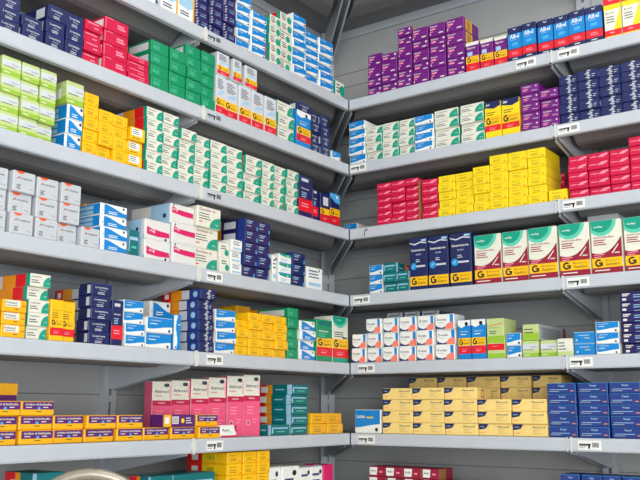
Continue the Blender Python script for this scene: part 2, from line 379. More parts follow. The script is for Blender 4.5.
def a_ypurple(c):
    c.rect(0.05, 0.42, 0.98, 0.95, 'plum', 0); c.text('cloridrato de fexofenadina', 0.12, 0.70, 0.17, 'cream', 1, bold=True, wmax=0.80)
    c.lines(0.14, 0.6, 0.25, 1, 0.1, 0.06, 'cream', 1); c.disc(0.53, 0.5, 0.13, 'bluelt', 2, rv=0.11); c.lines(0.66, 0.6, 0.2, 1, 0.1, 0.06, 'cream', 1)
    c.rect(0.44, 0.24, 0.62, 0.30, 'ambertext', 1)
def a_ypurple_end(c):
    c.rect(0, 0, 0.24, 1, 'gold', 0); c.rect(0.05, 0.25, 0.17, 0.8, 'white', 1); c.rect(0.27, 0.25, 0.47, 0.85, 'white', 0)
    for k in range(6): c.rect(0.29+0.028*k, 0.3, 0.303+0.028*k, 0.8, 'black', 1)
    c.disc(0.6, 0.5, 0.2, 'lemon', 1); c.lines(0.7, 0.75, 0.22, 3, 0.2, 0.07, 'cream', 1)
def a_navy(c):            # navy with two short silver lines
    c.text('Losartana', 0.18, 0.60, 0.17, 'greylt', 1, bold=True, wmax=0.6); c.text('50mg', 0.38, 0.38, 0.13, 'greylt', 1, wmax=0.28); c.lines(0.3, 0.28, 0.4, 2, 0.12, 0.05, 'greylt', 1)
    c.rect(0.0, 0.95, 1, 1.0, 'navybright', 0); c.rect(0.1, 0.15, 0.35, 0.85, 'greylt', 0, 'S')
def a_navystack(c):       # navy with tall script on edge
    c.text('Inf', 0.02, 0.10, 0.22, 'greylt', 1, bold=True, rot=1, wmax=0.8) if False else None
    pts = [(0.06, 0.1), (0.2, 0.25), (0.08, 0.42), (0.24, 0.6), (0.10, 0.75), (0.2, 0.92)]
    for (a, b), (d, e) in zip(pts, pts[1:]): c.poly('F', [(a, b), (a+0.06, b-0.02), (d+0.06, e-0.02), (d, e)], 'greylt', 1)
    c.text('mg', 0.5, 0.56, 0.14, 'pale', 1, wmax=0.35); c.lines(0.45, 0.42, 0.4, 1, 0.1, 0.06, 'pale', 1)
def a_script(c):          # navy with a white scribbled name running down the middle
    pts = [(0.50, 0.97), (0.68, 0.88), (0.46, 0.78), (0.60, 0.66), (0.36, 0.62), (0.62, 0.50), (0.48, 0.40), (0.66, 0.34), (0.42, 0.24), (0.62, 0.14), (0.50, 0.04)]
    for (a, b), (d, e) in zip(pts, pts[1:]): c.poly('F', [(a-0.012, b-0.03), (a+0.018, b+0.03), (d+0.018, e+0.03), (d-0.012, e-0.03)], 'greylt', 1)
    c.rect(0, 0.0, 0.01, 1, 'navybright'); c.lines(0.72, 0.5, 0.18, 2, 0.2, 0.05, 'greylt', 1)
    c.rect(0.0, 0, 0.28, 1, 'navybright', 0, 'S'); c.rect(0.28, 0.06, 0.47, 0.94, 'greylt', 0, 'S'); c.disc(0.13, 0.5, 0.3, 'pale', 1, face='S')
def a_script_striped(c):
    a_script(c); c.rect(0.47, 0, 0.74, 1, 'orange', 0, 'S'); c.rect(0.74, 0, 0.96, 1, 'red', 0, 'S'); c.rect(0.80, 0.25, 0.9, 0.75, 'white', 1, 'S')
def a_crimson(c):
    c.lines(0.52, 0.68, 0.42, 2, 0.2, 0.12, 'pinktext', 1); c.rect(0.03, 0.08, 0.045, 0.92, 'pinktext', 0); c.lines(0.1, 0.93, 0.3, 1, 0.1, 0.04, 'pinktext', 1)
    c.rect(0.05, 0.2, 0.4, 0.8, 'white', 0, 'S')
def a_crimsonwave(c):
    c.poly('F', [(0.45, 0.44), (0.66, 0.74), (0.95, 0.84), (0.95, 0.66), (0.72, 0.5), (0.9, 0.44)], 'pinktext', 1)
    c.lines(0.10, 0.58, 0.4, 1, 0.1, 0.08, 'pinktext', 1)
def a_crimsonthin(c):
    c.lines(0.1, 0.8, 0.8, 1, 0.2, 0.1, 'pinktext', 1); c.lines(0.5, 0.42, 0.4, 1, 0.2, 0.1, 'pinktext', 1)
def a_green(c):
    c.text('Ciprofl', 0.1, 0.66, 0.17, 'mint', 1, wmax=0.4); c.lines(0.1, 0.55, 0.4, 2, 0.17, 0.07, 'mint', 1)
    c.rect(0.1, 0.2, 0.75, 0.8, 'greylt', 0, 'S'); c.rect(0.8, 0, 1, 1, 'orange', 0, 'S')
def a_purple(c):
    c.text('Duloxet', 0.10, 0.72, 0.14, 'cream', 1, bold=True, wmax=0.42); c.rect(0.10, 0.52, 0.42, 0.64, 'pinktext', 1); c.lines(0.10, 0.42, 0.2, 1, 0.1, 0.06, 'pinktext', 1)
    c.lines(0.62, 0.26, 0.3, 1, 0.1, 0.09, 'cream', 1); c.rect(0.08, 0.14, 0.13, 0.28, 'cream', 1)
    c.rect(0.12, 0.06, 0.55, 0.94, 'gold', 0, 'S')
    for k in range(9): c.rect(0.2, 0.15+0.08*k, 0.45, 0.19+0.08*k, 'ink', 1, 'S')
def a_purplesmall(c):
    c.text('Duloxet', 0.10, 0.66, 0.2, 'cream', 1, bold=True, wmax=0.42); c.rect(0.10, 0.36, 0.40, 0.54, 'pinktext', 1); c.disc(0.88, 0.72, 0.12, 'cream'); c.lines(0.62, 0.3, 0.3, 1, 0.1, 0.1, 'cream', 1)
    c.rect(0.12, 0.06, 0.55, 0.94, 'gold', 0, 'S')
def a_violetbox(c):       # purple box with white title lines, lower right dosage
    c.text('Venlafaxina', 0.12, 0.66, 0.16, 'cream', 1, bold=True, wmax=0.45); c.lines(0.12, 0.52, 0.35, 2, 0.16, 0.07, 'pinktext', 1); c.text('150mg', 0.62, 0.18, 0.16, 'cream', 1, bold=True, wmax=0.28); c.disc(0.86, 0.7, 0.09, 'cream')
def gband(c, y0=0.30, y1=0.47, red=(0.10, 0.30), words=True):
    c.rect(0, y0, 1, y1, 'yellow', 1); h = (y1-y0)
    k = c.H/c.W
    gw = min(0.30, h*0.84*k); rg = h*0.40; cu, cv = 0.09+gw/2, y0+h*0.5        # bold ring-shaped G
    for a0 in range(50, 340, 29):
        q = [(cu+math.cos(math.radians(x))*gw/2*f, cv+math.sin(math.radians(x))*rg*f) for x, f in ((a0, 1), (a0+30, 1), (a0+30, 0.55), (a0, 0.55))]
        c.poly('F', q, 'black', 3)
    c.poly('F', [(cu+gw*0.02, cv+rg*0.18), (cu+gw*0.5, cv+rg*0.18), (cu+gw*0.5, cv-rg*0.9), (cu+gw*0.27, cv-rg*0.6), (cu+gw*0.27, cv-rg*0.2), (cu+gw*0.02, cv-rg*0.2)], 'black', 4)
    if words:
        c.text('Medicamento', 0.44, y0+h*0.62, h*0.18, 'ambertext', 2, wmax=0.48); c.text('Genérico', 0.44, y0+h*0.16, h*0.36, 'ambertext', 2, bold=True, wmax=0.46)
    if red:
        c.rect(0, red[0], 1, red[1], 'red', 1); c.text('VENDA SOB', 0.28, (red[0]+red[1])/2, 0.028, 'pinktext', 2, wmax=0.42); c.lines(0.28, (red[0]+red[1])/2-0.02, 0.4, 1, 0.03, 0.02, 'pinktext', 2)
def a_gwhite(c):
    c.lines(0.15, 0.90, 0.7, 6, 0.045, 0.02, 'ink', 1); c.poly('F', [(0.15, 0.48), (0.9, 0.55), (0.9, 0.62), (0.4, 0.60)], 'pale', 1); gband(c, 0.22, 0.42, (0.04, 0.21))
    c.lines(0.15, 0.92, 0.7, 14, 0.05, 0.02, 'grey', 1, 'S')
def a_gyellow(c):
    c.text('Pantoprazol', 0.12, 0.72, 0.05, 'ambertext', 1, wmax=0.6); c.lines(0.12, 0.68, 0.5, 3, 0.05, 0.02, 'ambertext', 1)
    gband(c, 0.36, 0.53, (0.13, 0.32))
def a_gyelnavy(c):        # yellow, navy corner on top
    c.poly('F', [(0, 1), (1, 1), (1, 0.86), (0.6, 0.79), (0, 0.84)], 'navy', 1); c.text('EMS', 0.10, 0.88, 0.06, 'white', 2, wmax=0.25)
    c.lines(0.12, 0.70, 0.6, 2, 0.06, 0.025, 'ambertext', 1); gband(c, 0.34, 0.58, (0.18, 0.34))
def a_gblue(c):           # blue with white cap, G band, red
    c.rect(0, 0.9, 1, 1, 'white', 0); c.poly('F', [(0, 1), (1, 1), (1, 0.84), (0.7, 0.87), (0.3, 0.80), (0, 0.86)], 'white', 1); c.disc(0.68, 0.90, 0.05, 'black', 2)
    c.text('Ibuprofeno', 0.2, 0.68, 0.045, 'white', 1, wmax=0.6); c.lines(0.2, 0.64, 0.5, 1, 0.05, 0.02, 'white', 1); gband(c, 0.34, 0.54, (0.14, 0.33))
def a_gnavyblue(c):
    c.poly('F', [(0, 1), (1, 1), (1, 0.70), (0.5, 0.74), (0, 0.88)], 'bluelt', 1); c.disc(0.7, 0.9, 0.05, 'white', 2); gband(c, 0.32, 0.54, (0.06, 0.31))
def a_gnavywhite(c):
    c.rect(0.3, 0.6, 0.85, 0.88, 'greylt', 1); gband(c, 0.30, 0.50, (0.05, 0.29), False)
def a_gpurple(c):
    c.rect(0, 0.88, 1, 1, 'cream', 0); c.text('Espran', 0.12, 0.74, 0.09, 'cream', 1, bold=True, wmax=0.6); c.rect(0.12, 0.52, 0.5, 0.66, 'pale', 1); gband(c, 0.26, 0.50, (0.0, 0.26))
def a_ggreen(c):
    c.text('Cefalexina', 0.12, 0.70, 0.05, 'white', 1, bold=True, wmax=0.62); c.lines(0.12, 0.66, 0.5, 3, 0.05, 0.02, 'mint', 1); c.rect(0.15, 0.86, 0.9, 0.96, 'tealdk', 1)
    gband(c, 0.34, 0.56, (0.13, 0.34))
def a_gteal(c):
    c.poly('F', [(0.0, 1)] + [(0.45+0.5*math.cos(math.radians(x)), 1.0+0.25*math.sin(math.radians(x))) for x in range(180, 361, 15)], 'mint', 0)
    c.poly('F', [(0.0, 1)] + [(0.42+0.42*math.cos(math.radians(x)), 1.0+0.19*math.sin(math.radians(x))) for x in range(180, 361, 15)], 'teal', 1)
    c.text('mdly', 0.3, 0.90, 0.035, 'white', 2, wmax=0.25); c.lines(0.12, 0.66, 0.65, 3, 0.045, 0.02, 'ink', 1); c.rect(0.62, 0.52, 0.92, 0.56, 'ink', 1)
    gband(c, 0.30, 0.51, (0.10, 0.30)); c.rect(0, 0, 1, 0.10, 'teal', 0)
def a_glime(c):
    c.rect(0, 0.88, 1, 1, 'limelt', 0); c.text('Domperid', 0.15, 0.74, 0.045, 'ink', 1, wmax=0.6); c.poly('F', [(0.15, 0.8), (0.9, 0.86), (0.9, 0.88), (0.15, 0.82)], 'orangered', 1)
    c.rect(0, 0.2, 1, 0.36, 'red', 1); c.text('VENDA SOB', 0.3, 0.28, 0.03, 'pinktext', 2, wmax=0.4); c.rect(0, 0.38, 1, 0.56, 'lime', 0); c.rect(0, 0, 1, 0.12, 'lime', 0); c.lines(0.15, 0.68, 0.5, 2, 0.05, 0.02, 'ink', 1)
def a_gmaroon(c):         # tall cream and maroon carton with teal medallion and G band
    W1 = [(u/10, 0.40 - 0.05*math.sin(math.pi*u/10) + 0.28*(u/10)**2.6) for u in range(11)]
    c.poly('F', [(0, 0)] + [(1, 0)] + W1[::-1], 'maroon', 0)
    c.poly('F', [(0.0, 1)] + [(0.36+0.50*math.cos(math.radians(x)), 1.0+0.30*math.sin(math.radians(x))) for x in range(180, 361, 15) if 0.36+0.50*math.cos(math.radians(x)) >= 0] , 'mint', 1)
    c.poly('F', [(0.0, 1)] + [(0.34+0.40*math.cos(math.radians(x)), 1.0+0.23*math.sin(math.radians(x))) for x in range(180, 361, 15) if 0.34+0.40*math.cos(math.radians(x)) >= 0], 'teal', 2)
    c.text('medley', 0.12, 0.85, 0.05, 'white', 4, bold=True, wmax=0.28)
    c.text('desloratadina', 0.08, 0.66, 0.035, 'maroon', 3, bold=True, wmax=0.68); c.lines(0.08, 0.63, 0.45, 3, 0.04, 0.018, 'maroon', 3)
    c.poly('F', [(0.66, 0.37), (0.69, 0.36), (0.90, 0.52), (0.88, 0.53)], 'white', 3); c.rect(0.76, 0.36, 0.92, 0.38, 'cream', 3)
    c.lines(0.08, 0.36, 0.35, 2, 0.04, 0.016, 'pinktext', 3)
    gband(c, 0.11, 0.29, None); c.lines(0.08, 0.07, 0.5, 1, 0.04, 0.02, 'cream', 3)
def a_gnavybig(c):        # navy with white wave, blue round badge, G band
    c.poly('F', [(0, 0.90), (0.3, 0.86), (0.6, 0.90), (0.97, 0.88), (0.97, 0.90), (0.6, 0.925), (0.3, 0.885), (0, 0.92)], 'greylt', 1)
    c.rect(0.68, 0.925, 0.95, 0.965, 'pale', 1)
    c.text('dexametasona', 0.08, 0.74, 0.05, 'cream', 1, bold=True, wmax=0.80); c.text('creme', 0.35, 0.66, 0.03, 'greylt', 1, wmax=0.3); c.lines(0.35, 0.58, 0.3, 2, 0.035, 0.014, 'greylt', 1)
    c.disc(0.22, 0.45, 0.07, 'sky', 1); c.poly('F', [(0.15, 0.42), (0.28, 0.47), (0.29, 0.485), (0.16, 0.435)], 'white', 2); c.rect(0.37, 0.43, 0.88, 0.465, 'greylt', 1)
    gband(c, 0.07, 0.25, None)
def a_navyred(c):         # tall navy, red band at the foot
    c.text('Citalopram', 0.15, 0.66, 0.05, 'cream', 1, bold=True, wmax=0.6); c.lines(0.2, 0.60, 0.5, 3, 0.05, 0.02, 'pale', 1); c.rect(0, 0.14, 1, 0.44, 'red', 1); c.lines(0.2, 0.34, 0.6, 2, 0.06, 0.025, 'pinktext', 2); c.rect(0.2, 0.86, 0.7, 0.93, 'greylt', 1)
def a_xopl(c):            # grey-white with an orange cap and a dark name
    pts = [(0.10, 1), (0.14, 0.93), (0.28, 0.86), (0.44, 0.9), (0.5, 1)]
    c.poly('F', pts, 'orangered', 1); c.poly('F', [(0.14, 0.62), (0.22, 0.70), (0.24, 0.67), (0.16, 0.59)], 'orangered', 1)
    c.text('Xcopiplax', 0.19, 0.60, 0.13, 'ink', 1, bold=True, wmax=0.66); c.lines(0.16, 0.34, 0.22, 3, 0.08, 0.04, 'ink', 1); c.text('75 mg', 0.70, 0.16, 0.075, 'ink', 1, wmax=0.18)
def a_violetwhite(c):     # violet with white bars in upper left
    c.lines(0.12, 0.82, 0.5, 2, 0.16, 0.07, 'pale', 1); c.lines(0.12, 0.4, 0.35, 1, 0.16, 0.06, 'greylt', 1); c.rect(0.86, 0.1, 0.95, 0.4, 'bluelt', 1)
    c.rect(0.0, 0, 0.2, 1, 'navybright', 0, 'S'); c.rect(0.25, 0.2, 0.55, 0.8, 'greylt', 0, 'S'); c.rect(0.62, 0, 0.8, 1, 'orange', 0, 'S'); c.rect(0.8, 0, 1, 1, 'red', 0, 'S')
def a_albel(c):
    c.rect(0, 0.36, 1, 0.80, 'blue', 0); c.poly('F', [(0, 0.55), (1, 0.50), (1, 0.36), (0, 0.36)], 'bluelt', 1) if False else None
    c.text('Albel', 0.16, 0.66, 0.13, 'white', 2, bold=True, wmax=0.66); c.lines(0.2, 0.63, 0.5, 1, 0.1, 0.015, 'pale', 2)
    c.poly('F', [(0.28, 0.48), (0.34, 0.53), (0.66, 0.54), (0.74, 0.50), (0.66, 0.45), (0.34, 0.44)], 'bluelt', 2)
    c.rect(0, 0.12, 1, 0.34, 'red', 1); c.lines(0.26, 0.26, 0.5, 2, 0.05, 0.02, 'pinktext', 2); c.lines(0.3, 0.08, 0.4, 1, 0.03, 0.03, 'greylt', 2)
    c.poly('F', [(0.36, 0.96), (0.44, 0.91), (0.56, 0.91), (0.64, 0.96), (0.5, 0.93)], 'greylt', 2)
def a_whiteyellow(c):
    c.rect(0, 0.78, 1, 1, 'red', 1); c.rect(0, 0.66, 1, 0.78, 'lemon', 0); c.poly('F', [(1, 0.7), (0.55, 0.18), (1, 0.18)], 'lemon', 0); c.rect(0, 0.04, 1, 0.18, 'red', 1); c.rect(0, 0, 1, 0.04, 'lemon', 1)
    c.text('Bonad', 0.14, 0.56, 0.05, 'ink', 2, wmax=0.45); c.lines(0.14, 0.50, 0.5, 3, 0.06, 0.02, 'ink', 2); c.lines(0.3, 0.90, 0.4, 1, 0.05, 0.03, 'pinktext', 2); c.lines(0.3, 0.13, 0.3, 1, 0.05, 0.03, 'pinktext', 2)
def a_dorx(c):            # white box, name in ink, navy wedge, blue stroke and salmon wedge
    c.poly('F', [(0.02, 0.30), (0.12, 0.18), (0.35, 0.10), (0.62, 0.22), (0.72, 0.45), (0.78, 0.03), (0.02, 0.03)], 'inkblue', 0)
    c.poly('F', [(0.78, 0.96), (0.96, 0.96), (0.96, 0.03), (0.72, 0.03), (0.80, 0.35)], 'blue', 1)
    c.poly('F', [(0.50, 0.03), (0.62, 0.34), (0.98, 0.50), (0.98, 0.03)], 'salmon', 2)
    c.text('Dorxix', 0.10, 0.56, 0.17, 'ink', 1, bold=True, wmax=0.50); c.lines(0.14, 0.46, 0.4, 1, 0.1, 0.03, 'grey', 1)
def a_teal(c):            # dark teal with a white bracket mark
    c.rect(0.05, 0.62, 0.9, 0.74, 'pale', 1); c.rect(0.05, 0.2, 0.12, 0.74, 'pale', 1); c.lines(0.3, 0.4, 0.5, 1, 0.1, 0.08, 'mint', 1); c.rect(0.1, 0.3, 0.6, 0.42, 'pale', 2) if False else None
    c.rect(0.0, 0, 0.12, 1, 'pale', 0, 'S'); c.rect(0.12, 0, 0.50, 1, 'tealdk', 0, 'S'); c.lines(0.2, 0.55, 0.25, 1, 0.1, 0.1, 'pale', 1, 'S'); c.rect(0.50, 0, 0.66, 1, 'orange', 0, 'S'); c.rect(0.62, 0.2, 0.80, 0.8, 'white', 1, 'S'); c.rect(0.66, 0, 1, 1, 'red', 0, 'S')
def a_pinktall(c):        # white top, crimson band, pink body
    c.rect(0, 0, 1, 0.62, 'pink', 0); c.rect(0, 0.57, 1, 0.66, 'pinkdk', 1); c.text('Ambroxol', 0.10, 0.79, 0.06, 'ink', 1, bold=True, wmax=0.76); c.text('Pediátrico', 0.12, 0.73, 0.03, 'pinkdk', 1, bold=True, wmax=0.42)
    c.text('15mg/5mL', 0.30, 0.60, 0.03, 'white', 2, bold=True, wmax=0.38); c.disc(0.78, 0.93, 0.035, 'ink', 1); c.disc(0.68, 0.93, 0.03, 'ink', 1)
    c.poly('F', [(0.1, 0.89), (0.3, 0.92), (0.6, 0.89), (0.6, 0.895), (0.3, 0.925), (0.1, 0.895)], 'grey', 1)
    c.disc(0.28, 0.22, 0.045, 'pinktext', 1); c.disc(0.28, 0.22, 0.022, 'ink', 2); c.lines(0.2, 0.48, 0.5, 3, 0.05, 0.015, 'pinktext', 1); c.lines(0.55, 0.28, 0.3, 2, 0.05, 0.015, 'pinktext', 1)
    c.rect(0.9, 0.70, 0.96, 0.92, 'pinktext', 1)
def a_vert(c):            # upright blue carton with a white wave down its left
    c.poly('F', [(0.03, 0.97), (0.55, 0.97), (0.35, 0.8), (0.30, 0.6), (0.5, 0.35), (0.55, 0.2), (0.4, 0.03), (0.03, 0.03)], 'white', 1); c.disc(0.3, 0.08, 0.03, 'inkblue', 2); c.rect(0.62, 0.7, 0.85, 0.73, 'white', 1)
def a_whitered(c):
    c.rect(0, 0, 1, 0.18, 'pinkdk', 0); c.text('Ranit', 0.12, 0.5, 0.2, 'ink', 1, bold=True, wmax=0.4); c.lines(0.5, 0.5, 0.2, 1, 0.1, 0.08, 'grey', 1); c.poly('F', [(1, 1), (0.8, 1), (0.9, 0.5), (1, 0.4)], 'pinkdk', 1)
def a_flav(c):            # tan with navy swallow-tail logo left and dark name right
    c.poly('F', [(0.0, 0.97), (0.30, 0.97), (0.22, 0.62), (0.08, 0.52), (0.0, 0.52)], 'navy', 1); c.text('ache', 0.04, 0.70, 0.12, 'pale', 2, bold=True, wmax=0.14)
    c.text('Flavonid', 0.57, 0.66, 0.16, 'ink', 1, bold=True, wmax=0.34); c.lines(0.57, 0.56, 0.25, 3, 0.14, 0.05, 'tandk', 1); c.lines(0.04, 0.3, 0.2, 1, 0.1, 0.05, 'salmon', 1)
    c.rect(0.3, 0.15, 0.5, 0.8, 'maroon', 0, 'S'); c.rect(0.33, 0.25, 0.47, 0.7, 'tan', 1, 'S')
def a_venyr(c):
    c.rect(0, 0.97, 1, 1, 'bluelt', 0); c.rect(0.985, 0.03, 1, 0.97, 'bluelt', 0); c.text('Venyr', 0.40, 0.60, 0.24, 'pale', 1, bold=True, wmax=0.24)
    c.lines(0.10, 0.42, 0.76, 1, 0.1, 0.05, 'pale', 1); c.lines(0.06, 0.26, 0.5, 1, 0.1, 0.05, 'grey', 1); c.rect(0.82, 0.24, 0.94, 0.32, 'orange', 1)
def a_bluewhite(c):       # bright blue lid, white foot with a wave
    c.poly('F', [(0.02, 0.98), (0.02, 0.30)] + wave_pts(0.02, 0.98, 0.32, -0.07, 8) + [(0.98, 0.98)], 'blue'); c.text('Lavitan', 0.08, 0.64, 0.16, 'white', 1, bold=True, wmax=0.32); c.rect(0.46, 0.64, 0.72, 0.70, 'lemon', 1); c.disc(0.84, 0.16, 0.08, 'black')
def a_skybox(c):          # blue, thin white rim, yellow word
    c.text('comprimidos', 0.2, 0.62, 0.16, 'white', 1, wmax=0.55); c.text('500mg', 0.50, 0.38, 0.15, 'lemon', 1, bold=True, wmax=0.26); c.disc(0.14, 0.3, 0.07, 'white')
    c.rect(0, 0.95, 1, 1, 'pale'); c.rect(0, 0, 1, 0.04, 'pale')
def a_violetlong(c):      # violet-navy with white block left
    c.lines(0.08, 0.85, 0.28, 2, 0.16, 0.10, 'cream', 1); c.rect(0.08, 0.16, 0.22, 0.38, 'cream', 1); c.lines(0.48, 0.7, 0.45, 2, 0.2, 0.07, 'pale', 1); c.lines(0.5, 0.15, 0.4, 1, 0.1, 0.05, 'pale', 1)
def a_whiteteal(c):       # white box edged with teal
    c.poly('F', [(0, 1), (1, 1), (1, 0.72), (0.5, 0.7), (0, 0.84)], 'teal', 1); c.disc(0.7, 0.84, 0.09, 'white', 2); c.lines(0.15, 0.5, 0.6, 2, 0.15, 0.06, 'pale', 1); c.rect(0, 0, 1, 0.1, 'sky')
def a_whiteblue(c):       # white box, blue wave foot
    c.poly('F', [(0, 0), (1, 0), (1, 0.45), (0.7, 0.52), (0.3, 0.35), (0, 0.5)], 'bluelt', 1); c.disc(0.7, 0.86, 0.06, 'black'); c.lines(0.15, 0.75, 0.6, 2, 0.1, 0.04, 'inkblue', 1)
def a_plainwhite(c):
    c.lines(0.12, 0.85, 0.7, 3, 0.14, 0.05, 'inkblue', 1); c.disc(0.8, 0.88, 0.05, 'black'); c.rect(0.1, 0.15, 0.9, 0.3, 'pale', 1)
def a_smallteal(c):
    c.disc(0.72, 0.36, 0.22, 'teal', 1, a0=0, a1=360); c.lines(0.1, 0.8, 0.6, 2, 0.16, 0.06, 'ink', 1)
def a_cloud(c):           # pale blue and white with yellow edge
    c.poly('F', [(0, 0.5), (0.6, 0.42), (0.9, 0.55), (0.9, 1), (0, 1)], 'pale', 0); c.rect(0.9, 0, 1, 1, 'gold', 1); c.lines(0.1, 0.3, 0.6, 2, 0.1, 0.05, 'inkblue', 1)
def a_maroonwhite(c):
    c.poly('F', [(0.04, 0.92), (0.5, 0.92), (0.46, 0.15), (0.04, 0.15)], 'white', 1); c.text('Aradoi', 0.1, 0.45, 0.25, 'ink', 2, bold=True, wmax=0.3); c.lines(0.6, 0.55, 0.3, 1, 0.1, 0.15, 'pinktext', 1)
    c.rect(0.0, 0, 0.5, 1, 'board', 0, 'S')
def a_barcodeside(c):     # yellow carton whose long side shows a red end, white label and barcode
    a_yellow(c); c.rect(0.30, 0.25, 0.52, 0.75, 'white', 0, 'S')
    for k in range(5): c.rect(0.33+0.035*k, 0.3, 0.345+0.035*k, 0.7, 'black', 1, 'S')
    c.rect(0.62, 0, 1.0, 1, 'red', 0, 'S'); c.rect(0.72, 0.25, 0.88, 0.75, 'white', 1, 'S')
def a_plumtall(c): c.rect(0, 0.8, 1, 1, 'gold', 1); c.lines(0.3, 0.5, 0.6, 2, 0.08, 0.03, 'cream', 1)
def a_tealwhite_flat(c): c.disc(0.3, 0.8, 0.5, 'teal', 1, a0=180, a1=360)

NOWN = {}
LABELS = set()
ORD = ['bottom', 'second', 'third', 'fourth', 'fifth', 'sixth', 'seventh', 'eighth', 'ninth']
COL = ['first', 'second', 'third', 'fourth', 'fifth', 'sixth', 'seventh', 'eighth', 'ninth', 'tenth', 'eleventh', 'twelfth']
def G(side, i, art, body, cols, ns, H, desc, d=0.014, D=0.16, side_col=None, top_col=None, base=0.0, jit=1.0, name='medicine_box', gname=None, variants=None, turn=0.0):
    """a block of cartons on shelf i. cols: picture x of the front edges, a list (shared edges) or list of pairs.
    ns: cartons per column. H: number or (x, ytop, n) read from the photo"""
    z0 = ZT[i] + base
    if not isinstance(cols[0], (tuple, list)): cols = list(zip(cols, cols[1:]))
    if isinstance(ns, int): ns = [ns]*len(cols)
    if isinstance(H, tuple): H = (inv(side, d, H[0], H[1])[1] - z0)/H[2]
    spans = []
    for x0, x1 in cols:
        a0, a1 = inv(side, d, x0, z=z0), inv(side, d, x1, z=z0); spans.append((a0, a1))
    Wm = sum(abs(a1-a0) for a0, a1 in spans)/len(spans)
    meshes = {}
    def get(v):
        if v not in meshes:
            art_, body_, H_ = v
            c = Carton(Wm, D, H_, side, body_, side_col, top_col); art_(c); meshes[v] = c.mesh(name)
        return meshes[v]
    wall = 'left' if side == 'L' else 'right'; sh = '%s %s shelf' % (NUM[i], wall)
    tot = sum(n if isinstance(n, int) else len(n) for n in ns)
    grp = gname or ('%s boxes on the %s' % (desc.split(' box')[0].split(' carton')[0], sh))
    rr = random.Random(hash((i, round(cols[0][0]), side == 'L', len(cols))) & 0xffff)
    for ci, ((a0, a1), n) in enumerate(zip(spans, ns)):
        seq = [(art, body, H)]*n if isinstance(n, int) else [variants[k] for k in n]
        Wc = (abs(a1-a0) - 0.003)*math.cos(turn); z = z0 + 0.0002; stackjit = (rr.random()-0.5)*0.006*jit
        for k, v in enumerate(seq):
            v = (v[0], v[1], v[2])
            me = get(v); o = bpy.data.objects.new(name, me); C.collection.objects.link(o)
            dj = d + (stackjit + (rr.random()-0.5)*0.015)*jit
            yaw = (rr.random()-0.5)*0.02*jit + turn
            p = W(side, a0 + (-0.0015 if side == 'L' else 0.0015), dj, z)
            o.location = p; o.rotation_euler = (0, 0, ROT[side] + yaw); o.scale = (Wc/Wm, 1, 1)
            if tot == 1: lab = '%s on the %s' % (desc, sh)
            elif len(seq) == 1: lab = '%s, %s from left, %s' % (desc, COL[ci], sh)
            else:
                top = ' (topmost)' if False else ''
                pos = 'topmost' if k == len(seq)-1 else ORD[k]
                lab = ('%s, %s of its stack, %s' % (desc, pos, sh)) if len(cols) == 1 else ('%s, %s in %s column, %s' % (desc, pos, COL[ci], sh))
            assert lab not in LABELS, lab
            nw = len(lab.replace('-', ' ').split()); assert 4 <= nw <= 16, (nw, lab)
            LABELS.add(lab); tag(o, lab, 'medicine box', grp if tot > 1 else None)
            z += v[2] + 0.0005
    return H

# ---- left wall, top shelf
G('L', 0, a_wave_diag, 'white', [(146, 158)], 2, (158, -11, 1), 'blue and white carton left of pale ones', d=0.012)
G('L', 0, a_cloud, 'white', [160, 177, 193], 2, (177, -9, 1), 'pale blue and white carton with gold edge', D=0.14)
G('L', 0, a_navystack, 'violet', [193.5, 208, 221.5, 234.5], 7, (235, -5.5, 6), 'dark violet carton with white scribble')
G('L', 0, a_wave_diag, 'white', [236, 250, 265], [6, 5], (250, 10, 5), 'blue and white carton beside violet ones')
G('L', 0, a_tealdisc, 'cream', [(268, 279), (279.5, 291)], [5, 6], (291, 17.5, 6), 'cream carton with teal dot')
G('L', 0, a_wave_diag, 'white', [291.5, 305, 319, 333], [7, 6, 6], (305, 29, 6), 'blue and white carton near the corner')
G('L', 0, a_tealdisc, 'cream', [(334, 343)], 1, (334, 80, 1), 'small cream carton with teal dot at corner end', d=0.02, D=0.12)
# ---- left wall, second shelf
G('L', 1, a_navy, 'navy', [(-24, -2), (-1.5, 20.5), (21, 42.5)], [4, 3, 2], (21, 12.5, 2), 'navy carton with silver print, flat', D=0.15)
G('L', 1, a_navy, 'navy', [44.5, 63.5, 81.5], 3, (44.5, 3, 3), 'navy carton with silver print, thick', D=0.17)
G('L', 1, a_crimsonthin, 'crimson', [(82, 99.5)], 4, (82, 18, 4), 'crimson carton beside navy ones', D=0.16)
G('L', 1, a_crimson, 'crimson', [(101.5, 126)], 4, (102, 15, 4), 'large crimson carton with white bars', D=0.18)
G('L', 1, a_crimsonthin, 'crimson', [(126.5, 148)], 4, (128, 53.5, 4), 'thin crimson carton beside green ones', D=0.16)
G('L', 1, a_green, 'green', [(149.5, 167.5), (168.5, 184.5), (185, 200), (200.5, 214)], [4, 4, 5, 5], (201, 50, 5), 'green carton with faint print', D=0.15)
hg = G('L', 1, a_gwhite, 'greylt', [(215, 224.5), (225, 238), (238.5, 251), (251.5, 263.5), (264, 276)], 1, (251.5, 89.5, 1), 'tall white generic carton with yellow and red bands', D=0.09)
G('L', 1, a_gwhite, 'greylt', [(216.5, 229), (232, 241), (245, 257.5)], 1, 0.3067-LIPH-0.012-hg, 'upper tall white generic carton, yellow red bands', base=hg+0.002, D=0.085, jit=0.5, gname='tall generic cartons in the upper tier')
G('L', 1, a_tealcirc, 'cream', [(277, 294)], 3, (277, 99, 3), 'thick cream carton with teal quarter disc', D=0.14)
hb = G('L', 1, a_gblue, 'blue', [(295.5, 310)], 1, (296, 109, 1), 'tall blue generic carton with red band', D=0.1)
G('L', 1, a_navy, 'navy', [(296.5, 311)], 1, (297, 101, 1) if False else 0.035, 'navy carton lying on tall blue generic box', base=hb+0.0005, D=0.12)
